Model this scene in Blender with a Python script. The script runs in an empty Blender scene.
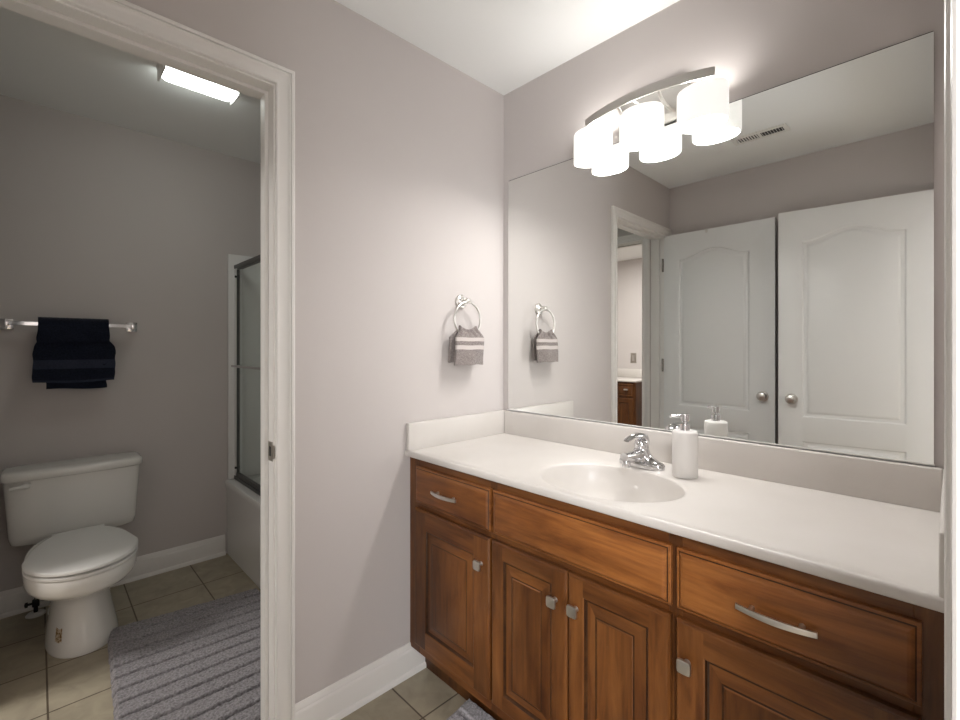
import bpy, bmesh, math, random
from mathutils import Vector, Matrix, noise
C = bpy.context.collection
S = bpy.context.scene
R = math.radians
PI = math.pi
random.seed(4)

# ------------------------------------------------------------------ camera
cd = bpy.data.cameras.new('camera')
cam = bpy.data.objects.new('camera', cd); C.objects.link(cam)
cam.location = (1.462, -1.571, 1.258)
cam.rotation_euler = (R(90), 0, R(45.917))
cd.sensor_width = 36.0
cd.lens = 457.4 / 960 * 36
cd.shift_y = -(360 - 347.84) / 960
cd.clip_start = 0.01
S.camera = cam

# ------------------------------------------------------------------ world, exposure
w = bpy.data.worlds.new('world'); S.world = w; w.use_nodes = True
w.node_tree.nodes['Background'].inputs[0].default_value = (0.8, 0.85, 1, 1)
w.node_tree.nodes['Background'].inputs[1].default_value = 0.3
S.view_settings.view_transform = 'Standard'
S.view_settings.look = 'None'
S.view_settings.gamma = 1
S.view_settings.exposure = 1.25
S.view_settings.use_curve_mapping = False
S.cycles.use_denoising = True
S.cycles.max_bounces = 12
S.cycles.diffuse_bounces = 6
S.cycles.glossy_bounces = 6
S.cycles.transmission_bounces = 8
S.cycles.sample_clamp_indirect = 6

def area(name, loc, rot, size, power, col=(1, 1, 1)):
    l = bpy.data.lights.new(name, 'AREA'); l.shape = 'RECTANGLE'
    l.size, l.size_y = size; l.energy = power; l.color = col
    o = bpy.data.objects.new(name, l); C.objects.link(o)
    o.location = loc; o.rotation_euler = rot
    return o
# two unseen fill lights added in the hall behind the camera, the lamp of the second wash room
hall_fill_top = area('hall_fill_top', (2.35, -2.30, 2.38), (0, R(22), R(-120)), (1.1, 1.1), 40, (1, 0.99, 0.985))  # added to brighten the mirror wall and cabinet fronts through the doorway
hall_fill_side = area('hall_fill_side_area', (2.95, -2.75, 1.25), (0, R(98), R(-40)), (1.9, 1.0), 34, (0.97, 0.985, 1))  # no window modelled: added fill to lift the upper walls
wash_light = area('wash_room_light', (-1.0, -3.0, 2.42), (0, 0, 0), (0.5, 0.5), 21, (1, 0.97, 0.93))
VANITY_W = 1.4          # watts of each of the three vanity bulbs, downwards
VANITY_UP = 0.27         # and out of the open top of the shade
SHADE_E = 0.25
TUBE_E = 6.2

# ------------------------------------------------------------------ materials
M = {}
def mat(name, col, rough=0.5, metal=0.0, emit=None, es=0, spec=0.5, coat=0, trans=0):
    m = bpy.data.materials.new(name); m.use_nodes = True
    b = m.node_tree.nodes['Principled BSDF']
    b.inputs['Base Color'].default_value = (*col, 1)
    b.inputs['Roughness'].default_value = rough
    b.inputs['Metallic'].default_value = metal
    b.inputs['Specular IOR Level'].default_value = spec
    b.inputs['Coat Weight'].default_value = coat
    b.inputs['Coat Roughness'].default_value = 0.12
    b.inputs['Transmission Weight'].default_value = trans
    if emit:
        b.inputs['Emission Color'].default_value = (*emit, 1)
        b.inputs['Emission Strength'].default_value = es
    M[name] = m
    return m
def nd(m, typ, **kw):
    n = m.node_tree.nodes.new(typ)
    for k, v in kw.items():
        if k in n.inputs: n.inputs[k].default_value = v
        else: setattr(n, k, v)
    return n
def lk(m, a, ai, b, bi): m.node_tree.links.new(a.outputs[ai], b.inputs[bi])
def bsdf(m): return m.node_tree.nodes['Principled BSDF']
def noise_mix(m, c1, c2, scale, detail=4, stretch=None, lo=0.35, hi=0.65):
    tc = nd(m, 'ShaderNodeTexCoord')
    mp = nd(m, 'ShaderNodeMapping')
    if stretch: mp.inputs['Scale'].default_value = stretch
    ns = nd(m, 'ShaderNodeTexNoise', Scale=scale, Detail=detail)
    cr = nd(m, 'ShaderNodeValToRGB')
    cr.color_ramp.elements[0].position = lo; cr.color_ramp.elements[1].position = hi
    cr.color_ramp.elements[0].color = (*c1, 1); cr.color_ramp.elements[1].color = (*c2, 1)
    lk(m, tc, 'Object', mp, 0); lk(m, mp, 0, ns, 'Vector'); lk(m, ns, 'Fac', cr, 0)
    lk(m, cr, 0, bsdf(m), 'Base Color')
    return tc, mp, ns, cr
def add_bump(m, scale, strength, dist=0.001, detail=3):
    tc = nd(m, 'ShaderNodeTexCoord'); ns = nd(m, 'ShaderNodeTexNoise', Scale=scale, Detail=detail)
    bp = nd(m, 'ShaderNodeBump', Strength=strength, Distance=dist)
    lk(m, tc, 'Object', ns, 'Vector'); lk(m, ns, 'Fac', bp, 'Height'); lk(m, bp, 0, bsdf(m), 'Normal')

m = mat('wall_paint', (0.535, 0.495, 0.475), 0.75, spec=0.3)
noise_mix(m, (0.535, 0.497, 0.482), (0.550, 0.512, 0.497), 1.2)
add_bump(m, 160, 0.06, 0.0006)
m = mat('ceiling_paint', (0.85, 0.86, 0.855), 0.85, spec=0.2); add_bump(m, 120, 0.08, 0.0006)
m = mat('trim_paint', (0.77, 0.75, 0.725), 0.32, spec=0.5)
m = mat('door_paint', (0.74, 0.75, 0.745), 0.30, spec=0.5); add_bump(m, 60, 0.03, 0.0005)
m = mat('marble', (0.69, 0.65, 0.62), 0.36, spec=0.35, coat=0.16)
bsdf(m).inputs['Coat Roughness'].default_value = 0.05
noise_mix(m, (0.590, 0.558, 0.525), (0.620, 0.588, 0.558), 5, 6)
m = mat('porcelain', (0.76, 0.75, 0.72), 0.10, coat=0.4)
m = mat('acrylic', (0.74, 0.74, 0.73), 0.22)
m = mat('chrome', (0.66, 0.66, 0.67), 0.06, 1)
m = mat('nickel', (0.66, 0.64, 0.61), 0.30, 1)
m = mat('dark_nickel', (0.36, 0.34, 0.31), 0.25, 1)
m = mat('alu', (0.78, 0.78, 0.77), 0.30, 1)
m = mat('white_channel', (0.75, 0.74, 0.72), 0.35)
m = mat('track', (0.10, 0.10, 0.10), 0.35, 0.8)
m = mat('black', (0.012, 0.012, 0.013), 0.6)
m = mat('mirror', (0.86, 0.87, 0.855), 0.0, 1)
m = mat('ceramic', (0.74, 0.72, 0.70), 0.45)
m = mat('plastic', (0.76, 0.755, 0.735), 0.42)
m = mat('steel_plate', (0.45, 0.42, 0.38), 0.35, 1)
m = mat('caulk_dark', (0.05, 0.045, 0.04), 0.6)
m = mat('bulb', (1, 0.96, 0.9), 0.4, emit=(1, 0.95, 0.88), es=2.5)
m = mat('tube', (0.9, 0.92, 0.9), 0.4, emit=(0.94, 1, 0.94), es=TUBE_E)

m = mat('opal', (0.90, 0.89, 0.87), 0.35, emit=(1, 0.985, 0.955), es=SHADE_E)
nt = m.node_tree; out = nt.nodes['Material Output']
tr = nt.nodes.new('ShaderNodeBsdfTranslucent'); tr.inputs[0].default_value = (0.95, 0.92, 0.88, 1)
mx = nt.nodes.new('ShaderNodeMixShader'); mx.inputs[0].default_value = 0.04
nt.links.new(bsdf(m).outputs[0], mx.inputs[1]); nt.links.new(tr.outputs[0], mx.inputs[2]); nt.links.new(mx.outputs[0], out.inputs[0])

m = mat('glass', (0.80, 0.85, 0.83), 0.02)
nt = m.node_tree; out = nt.nodes['Material Output']
tp = nt.nodes.new('ShaderNodeBsdfTransparent'); tp.inputs[0].default_value = (0.95, 0.97, 0.96, 1)
gl = nt.nodes.new('ShaderNodeBsdfGlossy'); gl.inputs['Roughness'].default_value = 0.03
fr = nt.nodes.new('ShaderNodeMapRange'); lw = nt.nodes.new('ShaderNodeLayerWeight'); lw.inputs[0].default_value = 0.5
fr.inputs['From Min'].default_value = 0.6; fr.inputs['To Min'].default_value = 0.05; fr.inputs['To Max'].default_value = 0.35
nt.links.new(lw.outputs['Facing'], fr.inputs[0])
mx = nt.nodes.new('ShaderNodeMixShader')
nt.links.new(fr.outputs[0], mx.inputs[0]); nt.links.new(tp.outputs[0], mx.inputs[1]); nt.links.new(gl.outputs[0], mx.inputs[2]); nt.links.new(mx.outputs[0], out.inputs[0])

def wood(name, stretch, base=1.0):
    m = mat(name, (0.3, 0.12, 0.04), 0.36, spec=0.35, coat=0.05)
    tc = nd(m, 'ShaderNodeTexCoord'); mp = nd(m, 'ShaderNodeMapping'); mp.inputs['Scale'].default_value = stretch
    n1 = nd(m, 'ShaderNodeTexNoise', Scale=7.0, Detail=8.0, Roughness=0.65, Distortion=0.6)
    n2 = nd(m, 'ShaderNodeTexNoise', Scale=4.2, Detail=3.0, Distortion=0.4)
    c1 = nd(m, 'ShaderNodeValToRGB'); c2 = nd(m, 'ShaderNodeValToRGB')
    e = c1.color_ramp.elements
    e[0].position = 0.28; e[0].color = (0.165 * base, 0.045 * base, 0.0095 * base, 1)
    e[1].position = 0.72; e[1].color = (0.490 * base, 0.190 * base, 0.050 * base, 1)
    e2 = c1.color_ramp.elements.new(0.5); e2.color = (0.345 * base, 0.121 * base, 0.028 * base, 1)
    e = c2.color_ramp.elements
    e[0].position = 0.34; e[0].color = (0.36, 0.32, 0.30, 1)
    e[1].position = 0.60; e[1].color = (1, 1, 1, 1)
    mu = nd(m, 'ShaderNodeMixRGB'); mu.blend_type = 'MULTIPLY'; mu.inputs[0].default_value = 0.9
    lk(m, tc, 'Object', mp, 0); lk(m, mp, 0, n1, 'Vector')
    mp2 = nd(m, 'ShaderNodeMapping'); mp2.inputs['Scale'].default_value = tuple(1 if s > 1 else 0.45 for s in stretch)
    lk(m, tc, 'Object', mp2, 0); lk(m, mp2, 0, n2, 'Vector')
    lk(m, n1, 'Fac', c1, 0); lk(m, n2, 'Fac', c2, 0); lk(m, c1, 0, mu, 1); lk(m, c2, 0, mu, 2)
    n3 = nd(m, 'ShaderNodeTexNoise', Scale=55.0, Detail=4.0, Roughness=0.7); mr = nd(m, 'ShaderNodeMapRange')
    mr.inputs['From Min'].default_value = 0.3; mr.inputs['From Max'].default_value = 0.7; mr.inputs['To Min'].default_value = 0.80; mr.inputs['To Max'].default_value = 1.12
    mp3 = nd(m, 'ShaderNodeMapping'); mp3.inputs['Scale'].default_value = tuple(1 if s > 1 else 0.07 for s in stretch)
    m3 = nd(m, 'ShaderNodeMixRGB'); m3.blend_type = 'MULTIPLY'; m3.inputs[0].default_value = 1
    lk(m, tc, 'Object', mp3, 0); lk(m, mp3, 0, n3, 'Vector'); lk(m, n3, 'Fac', mr, 0); lk(m, mu, 0, m3, 1); lk(m, mr, 0, m3, 2)
    lk(m, m3, 0, bsdf(m), 'Base Color')
    return m
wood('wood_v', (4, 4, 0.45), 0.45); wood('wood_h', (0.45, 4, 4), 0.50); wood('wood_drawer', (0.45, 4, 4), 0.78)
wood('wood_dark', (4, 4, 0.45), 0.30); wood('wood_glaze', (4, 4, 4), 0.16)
m = mat('cabinet_inside', (0.05, 0.02, 0.01), 0.7)

# floor tiles, one foot square, sanded grout
m = mat('floor_tile', (0.3, 0.27, 0.22), 0.42, spec=0.4)
tc = nd(m, 'ShaderNodeTexCoord'); mp = nd(m, 'ShaderNodeMapping'); mp.inputs['Location'].default_value = (1.01 + 3.05, 1.544 + 6.1, 0)
br = nd(m, 'ShaderNodeTexBrick', Scale=1.0); br.offset = 0; br.squash = 1
br.inputs['Brick Width'].default_value = 0.305; br.inputs['Row Height'].default_value = 0.305
br.inputs['Mortar Size'].default_value = 0.0032; br.inputs['Mortar Smooth'].default_value = 0.2
br.inputs['Bias'].default_value = 0
br.inputs['Color1'].default_value = (0.350, 0.305, 0.225, 1); br.inputs['Color2'].default_value = (0.400, 0.352, 0.265, 1)
br.inputs['Mortar'].default_value = (0.115, 0.088, 0.062, 1)
ns = nd(m, 'ShaderNodeTexNoise', Scale=14.0, Detail=8.0, Distortion=0.8); mr = nd(m, 'ShaderNodeMapRange')
mr.inputs['To Min'].default_value = 0.62; mr.inputs['To Max'].default_value = 1.3
mu = nd(m, 'ShaderNodeMixRGB'); mu.blend_type = 'MULTIPLY'; mu.inputs[0].default_value = 1
lk(m, tc, 'Object', mp, 0); lk(m, mp, 0, br, 'Vector'); lk(m, tc, 'Object', ns, 'Vector'); lk(m, ns, 'Fac', mr, 0)
lk(m, br, 'Color', mu, 1); lk(m, mr, 0, mu, 2); lk(m, mu, 0, bsdf(m), 'Base Color')
bp = nd(m, 'ShaderNodeBump', Strength=0.6, Distance=0.002); bp.invert = True
lk(m, br, 'Fac', bp, 'Height'); lk(m, bp, 0, bsdf(m), 'Normal')

def terry(name, c1, c2, scale=420):
    m = mat(name, c1, 0.95, spec=0.1)
    noise_mix(m, c1, c2, scale * 0.5, 3)
    add_bump(m, scale, 0.9, 0.003, 2)
    bsdf(m).inputs['Sheen Weight'].default_value = 0.25
    return m
terry('rug_pile', (0.185, 0.172, 0.182), (0.345, 0.328, 0.342), 260)
terry('navy', (0.004, 0.006, 0.014), (0.009, 0.012, 0.026), 300)
terry('navy_band', (0.022, 0.027, 0.046), (0.032, 0.038, 0.062), 300)
m = terry('taupe', (0.17, 0.142, 0.134), (0.30, 0.262, 0.25), 500)
m = mat('taupe_band', (0.50, 0.45, 0.43), 0.8)
m = mat('stain', (0.32, 0.20, 0.09), 0.8)
noise_mix(m, (0.20, 0.11, 0.04), (0.55, 0.45, 0.32), 120, 3, None, 0.42, 0.56)

# ------------------------------------------------------------------ mesh helpers
def nb(): return bmesh.new()
def box(bm, x0, x1, y0, y1, z0, z1, bev=0, seg=2, mi=0):
    n0 = len(bm.faces)
    vs = [bm.verts.new((x, y, z)) for x in (x0, x1) for y in (y0, y1) for z in (z0, z1)]
    fs = [(0, 1, 3, 2), (4, 6, 7, 5), (0, 4, 5, 1), (2, 3, 7, 6), (0, 2, 6, 4), (1, 5, 7, 3)]
    faces = [bm.faces.new([vs[i] for i in f]) for f in fs]
    for f in faces: f.material_index = mi
    if bev:
        es = set(e for f in faces for e in f.edges)
        bmesh.ops.bevel(bm, geom=list(es), offset=bev, segments=seg, affect='EDGES', profile=0.5)
    return bm
def frame_of(d):
    d = Vector(d).normalized()
    a = Vector((0, 0, 1)) if abs(d.z) < 0.9 else Vector((1, 0, 0))
    u = d.cross(a).normalized(); v = d.cross(u).normalized()
    return u, v
def skin_rings(bm, rings, cap=True, closed=False, mi=0):
    vr = [[bm.verts.new(p) for p in r] for r in rings]
    n = len(vr[0]); k = len(vr)
    for i in range(k if closed else k - 1):
        a, b = vr[i], vr[(i + 1) % k]
        for j in range(n):
            f = bm.faces.new((a[j], a[(j + 1) % n], b[(j + 1) % n], b[j])); f.material_index = mi
    if cap and not closed:
        for r in (vr[0], vr[-1]):
            try: f = bm.faces.new(r); f.material_index = mi
            except ValueError: pass
    return vr
def tube(bm, pts, rad, n=16, cap=True, closed=False):
    pts = [Vector(p) for p in pts]
    rads = rad if isinstance(rad, (list, tuple)) else [rad] * len(pts)
    rings = []; u = None
    for i, p in enumerate(pts):
        a = pts[(i - 1) % len(pts)] if (closed or i > 0) else p
        b = pts[(i + 1) % len(pts)] if (closed or i < len(pts) - 1) else p
        d = (b - a).normalized()
        if u is None: u, v = frame_of(d)
        else:
            u = (u - d * u.dot(d)).normalized(); v = d.cross(u)
        rings.append([p + (u * math.cos(2 * PI * j / n) + v * math.sin(2 * PI * j / n)) * rads[i] for j in range(n)])
    skin_rings(bm, rings, cap, closed)
    return bm
def lathe(bm, prof, origin=(0, 0, 0), axis=(0, 0, 1), n=40, sx=1, sy=1):
    o = Vector(origin); ax = Vector(axis).normalized(); u, v = frame_of(ax)
    if abs(ax.z) > 0.99: u, v = Vector((1, 0, 0)), Vector((0, 1, 0))
    rings = [[o + ax * h + (u * math.cos(2 * PI * j / n) * sx + v * math.sin(2 * PI * j / n) * sy) * r for j in range(n)] for r, h in prof]
    skin_rings(bm, rings, True)
    return bm
def bez(p0, p1, p2, n=10):
    p0, p1, p2 = map(Vector, (p0, p1, p2))
    return [(p0 * (1 - t) ** 2 + p1 * 2 * t * (1 - t) + p2 * t * t) for t in [i / n for i in range(n + 1)]]
ORG = {}
def build(name, bm, m, parent=None, smooth=True, auto=35, kind=None, world=True):
    """link bm as one mesh object; vertices are in world coordinates and moved into the parent's frame"""
    me = bpy.data.meshes.new(name)
    bmesh.ops.recalc_face_normals(bm, faces=bm.faces)
    if parent is not None and world:
        bm.transform(Matrix.Translation(-Vector(ORG[parent.name])))
    bm.to_mesh(me); bm.free()
    for x in (m if isinstance(m, (list, tuple)) else [m]): me.materials.append(M[x])
    o = bpy.data.objects.new(name, me); C.objects.link(o)
    if parent is not None:
        o.parent = parent; ORG[o.name] = ORG[parent.name]
    else: ORG[o.name] = (0, 0, 0)
    if smooth:
        me.shade_smooth()
        if auto: me.set_sharp_from_angle(angle=R(auto))
    if kind: o['kind'] = kind
    return o
def thing(name, label, cat, loc=(0, 0, 0), rotz=0, group=None, kind=None):
    o = bpy.data.objects.new(name, None); C.objects.link(o)
    o.empty_display_size = 0.1
    o.location = loc; o.rotation_euler = (0, 0, rotz)
    ORG[o.name] = tuple(loc)
    if label: o['label'] = label
    if cat: o['category'] = cat
    if group: o['group'] = group
    if kind: o['kind'] = kind
    return o
def tag(o, label, cat, group=None):
    o['label'] = label; o['category'] = cat
    if group: o['group'] = group
    return o
def struct(name, bm, m, label=None, smooth=False, parent=None):
    o = build(name, bm, m, parent, smooth=smooth)
    if parent is None: o['kind'] = 'structure'
    if label: o['label'] = label
    return o

# ------------------------------------------------------------------ room shell
H = 2.44
XR = 1.474           # right wall face
bm = nb(); box(bm, -3.0, 4.3, -4.4, 0.15, -0.05, 0); struct('floor', bm, 'floor_tile', 'beige square ceramic tile floor')
bm = nb(); box(bm, -3.0, 4.3, -4.4, 0.15, H, H + 0.05); struct('ceiling', bm, 'ceiling_paint', 'flat white painted ceiling')
bm = nb(); box(bm, -1.75, 4.3, 0, 0.12, 0, H); struct('wall_mirror_side', bm, 'wall_paint', 'greige wall behind the mirror')
bm = nb()   # wall with the doorway to the toilet room
box(bm, -0.115, 0, -1.026, 0, 0, H); box(bm, -0.115, 0, -1.779, -1.026, 2.089, H); box(bm, -0.115, 0, -1.90, -1.779, 0, H)
struct('wall_left', bm, 'wall_paint', 'greige wall with the toilet room doorway')
bm = nb(); box(bm, -0.0, 1.60, -1.94, -1.82, 0, H); struct('wall_rear', bm, 'wall_paint', 'greige wall behind the two white doors')
bm = nb()
box(bm, XR, XR + 0.115, -1.026, 0, 0, H); box(bm, XR, XR + 0.115, -1.779, -1.026, 2.089, H); box(bm, XR, XR + 0.115, -1.94, -1.779, 0, H)
struct('wall_right', bm, 'wall_paint', 'greige wall at the right end of the vanity')
bm = nb(); box(bm, -1.75, -1.629, -1.90, 0, 0, H); struct('wall_toilet', bm, 'wall_paint', 'grey wall behind the toilet')
bm = nb()   # wall of the toilet room with the second doorway
box(bm, -0.161, -0.115, -1.865, -1.75, 0, H); box(bm, -0.899, -0.161, -1.865, -1.75, 2.089, H); box(bm, -1.629, -0.899, -1.865, -1.75, 0, H)
struct('wall_toilet_side', bm, 'wall_paint', 'wall with the doorway to the second wash room')
bm = nb(); box(bm, -2.3, 0.32, -4.27, -4.15, 0, H); struct('wall_wash_back', bm, 'wall_paint', 'pale wall behind the second vanity')
bm = nb(); box(bm, -2.42, -2.3, -4.27, -1.865, 0, H); box(bm, -2.3, -1.75, -1.90, -1.865, 0, H); struct('wall_wash_left', bm, 'wall_paint')
bm = nb(); box(bm, 0.2, 0.32, -4.15, -1.94, 0, H); box(bm, -0.115, 0.2, -1.94, -1.90, 0, H); struct('wall_wash_right', bm, 'wall_paint')
bm = nb(); box(bm, 3.7, 3.82, -3.0, 0, 0, H); struct('wall_hall_end', bm, 'wall_paint')
bm = nb(); box(bm, 1.589, 3.7, -3.12, -3.0, 0, H); box(bm, 1.589, 1.6, -3.0, -1.94, 0, H); struct('wall_hall_side', bm, 'wall_paint')

# casing swept round an opening; put() maps (along, out, up) to the world
CAS = [(0, 0), (0, .0095), (.002, .0120), (.006, .0130), (.0078, .0120), (.0085, .0072), (.011, .0064), (.022, .0075), (.032, .0100),
       (.0385, .0135), (.0400, .0155), (.0425, .0155), (.0432, .0115), (.0450, .0115), (.0458, .0160), (.049, .0170), (.054, .0170), (.057, .0145), (.057, 0)]
def casing(bm, a0, a1, zt, put):
    r = []
    for st in range(4):
        ring = []
        for w_, t in CAS:
            a = a0 - w_ if st < 2 else a1 + w_
            z = 0.0 if st in (0, 3) else zt + w_
            ring.append(put(a, t, z))
        r.append(ring)
    skin_rings(bm, r, True)
def door_frame(name, label, a0, a1, put, zt=2.07, depth=0.115, sides=(1, 1), stop=0.045, strike=None, sdir=1):
    """jamb boards, stop strip and casings; put(a, out, z): out 0 is the face of the wall, negative goes into it"""
    root = thing(name, label, None, (0, 0, 0), kind='structure')
    bm = nb()
    def pbox(al, ah, ol, oh, zl, zh):
        ps = [put(a, o, z) for a in (al, ah) for o in (ol, oh) for z in (zl, zh)]
        xs = [p[0] for p in ps]; ys = [p[1] for p in ps]; zs = [p[2] for p in ps]
        box(bm, min(xs), max(xs), min(ys), max(ys), min(zs), max(zs), 0.0008, 1)
    pbox(a0 - .019, a0, -depth, 0, 0, zt + .019); pbox(a1, a1 + .019, -depth, 0, 0, zt + .019); pbox(a0, a1, -depth, 0, zt, zt + .019)
    build('jamb', bm, 'trim_paint', root)
    bm = nb()
    s0, s1 = -stop - .035, -stop
    pbox(a0, a0 + .011, s0, s1, 0, zt - .011); pbox(a1 - .011, a1, s0, s1, 0, zt - .011); pbox(a0, a1, s0, s1, zt - .011, zt)
    build('door_stop_strip', bm, 'trim_paint', root)
    if sides[0]:
        bm = nb(); casing(bm, a0 - .004, a1 + .004, zt + .005, put); build('casing', bm, 'trim_paint', root, auto=25)
    if sides[1]:
        bm = nb(); casing(bm, a0 - .004, a1 + .004, zt + .005, lambda a, o, z: put(a, -depth - o, z)); build('casing', bm, 'trim_paint', root, auto=25)
    return root
f1 = door_frame('trim_1', 'white moulded casing round the toilet room doorway', -1.76, -1.045, lambda a, o, z: (o, a, z))
bm = nb(); box(bm, -0.040, -0.006, -1.0475, -1.0449, 0.905, 0.965, .0008, 1); box(bm, -0.006, 0.0035, -1.0475, -1.0425, 0.915, 0.955, 0.001, 1)
box(bm, -0.030, -0.015, -1.0480, -1.0460, 0.920, 0.950, 0, 1, 1)
sp = build('strike_plate', bm, ['steel_plate', 'black'], f1); sp['label'] = 'bronze strike plate'
f2 = door_frame('trim_2', 'white casing round the doorway the camera stands in', -1.76, -1.045, lambda a, o, z: (XR - o, a, z))
f3 = door_frame('trim_3', 'white casing round the doorway to the second wash room', -0.88, -0.18, lambda a, o, z: (a, -1.75 + o, z))

# baseboards
BB = [(0, 0), (.022, 0), (.022, .010), (.019, .017), (.014, .020), (.0135, .088), (.012, .094), (.0095, .098), (.0095, .103), (.006, .112), (.004, .119), (0, .119)]
def baseboard(name, p0, p1, nrm, m0=0, m1=0):
    p0 = Vector((*p0, 0)); p1 = Vector((*p1, 0)); n = Vector((*nrm, 0)); d = (p1 - p0).normalized()
    bm = nb()
    skin_rings(bm, [[p0 + n * a + d * (a * m0) + Vector((0, 0, z)) for a, z in BB], [p1 + n * a - d * (a * m1) + Vector((0, 0, z)) for a, z in BB]])
    o = build(name, bm, 'trim_paint', auto=25); o['kind'] = 'structure'; return o
baseboard('baseboard_left', (0, -0.984), (0, -0.44), (1, 0))
baseboard('baseboard_rear', (0.0, -1.82), (XR, -1.82), (0, 1))
baseboard('baseboard_right', (XR, -0.984), (XR, -0.575), (-1, 0))
baseboard('baseboard_toilet', (-1.629, -1.75), (-1.629, -0.7475), (1, 0), 1, 0)
baseboard('baseboard_toilet_side', (-1.629, -1.75), (-0.941, -1.75), (0, 1), 1, 0)
baseboard('baseboard_doorway', (-0.115, -0.984), (-0.115, -0.7475), (-1, 0))
baseboard('baseboard_wash', (-1.14, -4.15), (0.2, -4.15), (0, 1))

# ------------------------------------------------------------------ moulded two-panel doors (arched top panel)
def arch_outline(x0, x1, z0, z1, rise, d, n=22):
    """closed outline, inset by d"""
    x0 += d; x1 -= d; z0 += d; z1 -= d
    pts = [(x0, z0), (x1, z0), (x1, z1)]
    for i in range(1, n):
        t = i / n
        x = x1 + (x0 - x1) * t
        s = abs(2 * t - 1)                       # 1 at the sides, 0 in the middle
        h = 0.5 + 0.5 * math.cos(PI * min(1, s * 1.0))
        pts.append((x, z1 + rise * h))
    pts.append((x0, z1))
    return pts
PANEL = [(0, 0), (.004, -.0012), (.010, -.0070), (.018, -.0085), (.026, -.0075), (.036, -.0020), (.040, -.0012)]
def moulded_leaf(width, height, th, pz, px):
    """leaf in its own frame: x 0..width from the hinge, front face y = 0 facing +y, back y = -th"""
    bm = nb()
    H0 = 0.012
    holes = []
    outs = [(px[0], px[1], pz[0], pz[1], 0.0), (px[0], px[1], pz[2], pz[3], 0.058)]
    ov = [bm.verts.new((x, 0, z)) for x, z in ((0, H0), (width, H0), (width, height), (0, height))]
    edges = [bm.edges.new((ov[i], ov[(i + 1) % 4])) for i in range(4)]
    for x0, x1, z0, z1, rise in outs:
        prev = None
        for k, (d, y) in enumerate(PANEL):
            ring = [bm.verts.new((x, y, z)) for x, z in arch_outline(x0, x1, z0, z1, rise, d)]
            n = len(ring)
            if prev is None: edges += [bm.edges.new((ring[i], ring[(i + 1) % n])) for i in range(n)]
            else:
                for i in range(n): bm.faces.new((prev[i], prev[(i + 1) % n], ring[(i + 1) % n], ring[i]))
            prev = ring
        bm.faces.new(prev)
    bmesh.ops.triangle_fill(bm, edges=edges, use_beauty=True)
    bv = [bm.verts.new((x, -th, z)) for x, z in ((0, H0), (width, H0), (width, height), (0, height))]
    for i in range(4): bm.faces.new((ov[i], ov[(i + 1) % 4], bv[(i + 1) % 4], bv[i]))
    bm.faces.new(bv)
    return bm
KNOB = [(0.0, 0), (0.031, 0), (0.032, .004), (0.030, .008), (0.014, .010), (0.011, .015), (0.012, .020), (0.020, .024), (0.0265, .031), (0.0275, .038), (0.0235, .046), (0.012, .051), (0.0, .052)]
def moulded_door(name, label, loc, rotz, width, px, flip=False):
    root = thing(name, label, None, loc, rotz, kind='structure')
    bm = moulded_leaf(width, 2.066, 0.035, (0.20, 0.715, 0.85, 1.885), px)
    if flip:
        bmesh.ops.scale(bm, vec=(-1, 1, 1), verts=bm.verts)
    s = -1 if flip else 1
    build('door_leaf', bm, 'door_paint', root, auto=20, world=False)
    bm = nb(); lathe(bm, KNOB[1:-1], (s * (width - .065), 0, 0.955), (0, 1, 0), 36)
    k = build('door_knob', bm, 'nickel', root, world=False); k['label'] = 'satin nickel knob'
    bm = nb(); lathe(bm, KNOB[1:-1], (s * (width - .065), -.035, 0.955), (0, -1, 0), 36) if False else lathe(bm, [(.031, 0), (.031, .006), (.012, .010), (.012, .020), (.022, .028), (.022, .038), (.01, .042)], (s * (width - .065), -.035, 0.955), (0, -1, 0), 30)
    build('door_knob', bm, 'nickel', root, world=False)
    bm = nb(); box(bm, min(s * width, s * (width + .0012)), max(s * width, s * (width + .0012)), -.030, -.006, 0.925, 0.985)
    build('latch_plate', bm, 'nickel', root, world=False)
    for hz in (0.26, 1.13, 1.855):
        bm = nb(); tube(bm, [(s * -.006, .004, hz - .045), (s * -.006, .004, hz + .045)], .0065, 14)
        box(bm, min(0, s * -.0015), max(0, s * -.0015) , -.030, .002, hz - .044, hz + .044)
        tube(bm, [(s * -.006, .004, hz + .045), (s * -.006, .004, hz + .050)], [.0075, .004], 12)
        build('hinge', bm, 'dark_nickel', root, world=False)
    return root
dA = moulded_door('door_1', 'white arched-panel door hinged at the toilet room doorway, folded back', (0.003, -1.718, 0), 0, 0.697, (.104, .558))
bm = nb(); box(bm, 0.288, 0.302, .0005, .006, 2.043, 2.069, .001, 1); box(bm, .288, .302, -.04, .006, 2.0662, 2.0692)
build('over_door_hook', bm, 'nickel', dA, world=False)['label'] = 'small metal clip on the top edge'
ang = math.atan2(1.722 - 1.638, 1.452 - 0.737)       # second door stands a little off the wall
dB = moulded_door('door_2', 'white arched-panel door of the doorway at the camera, swung open', (1.4655, -1.733, 0), -ang, 0.736, (.168, .622), flip=True)

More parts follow.
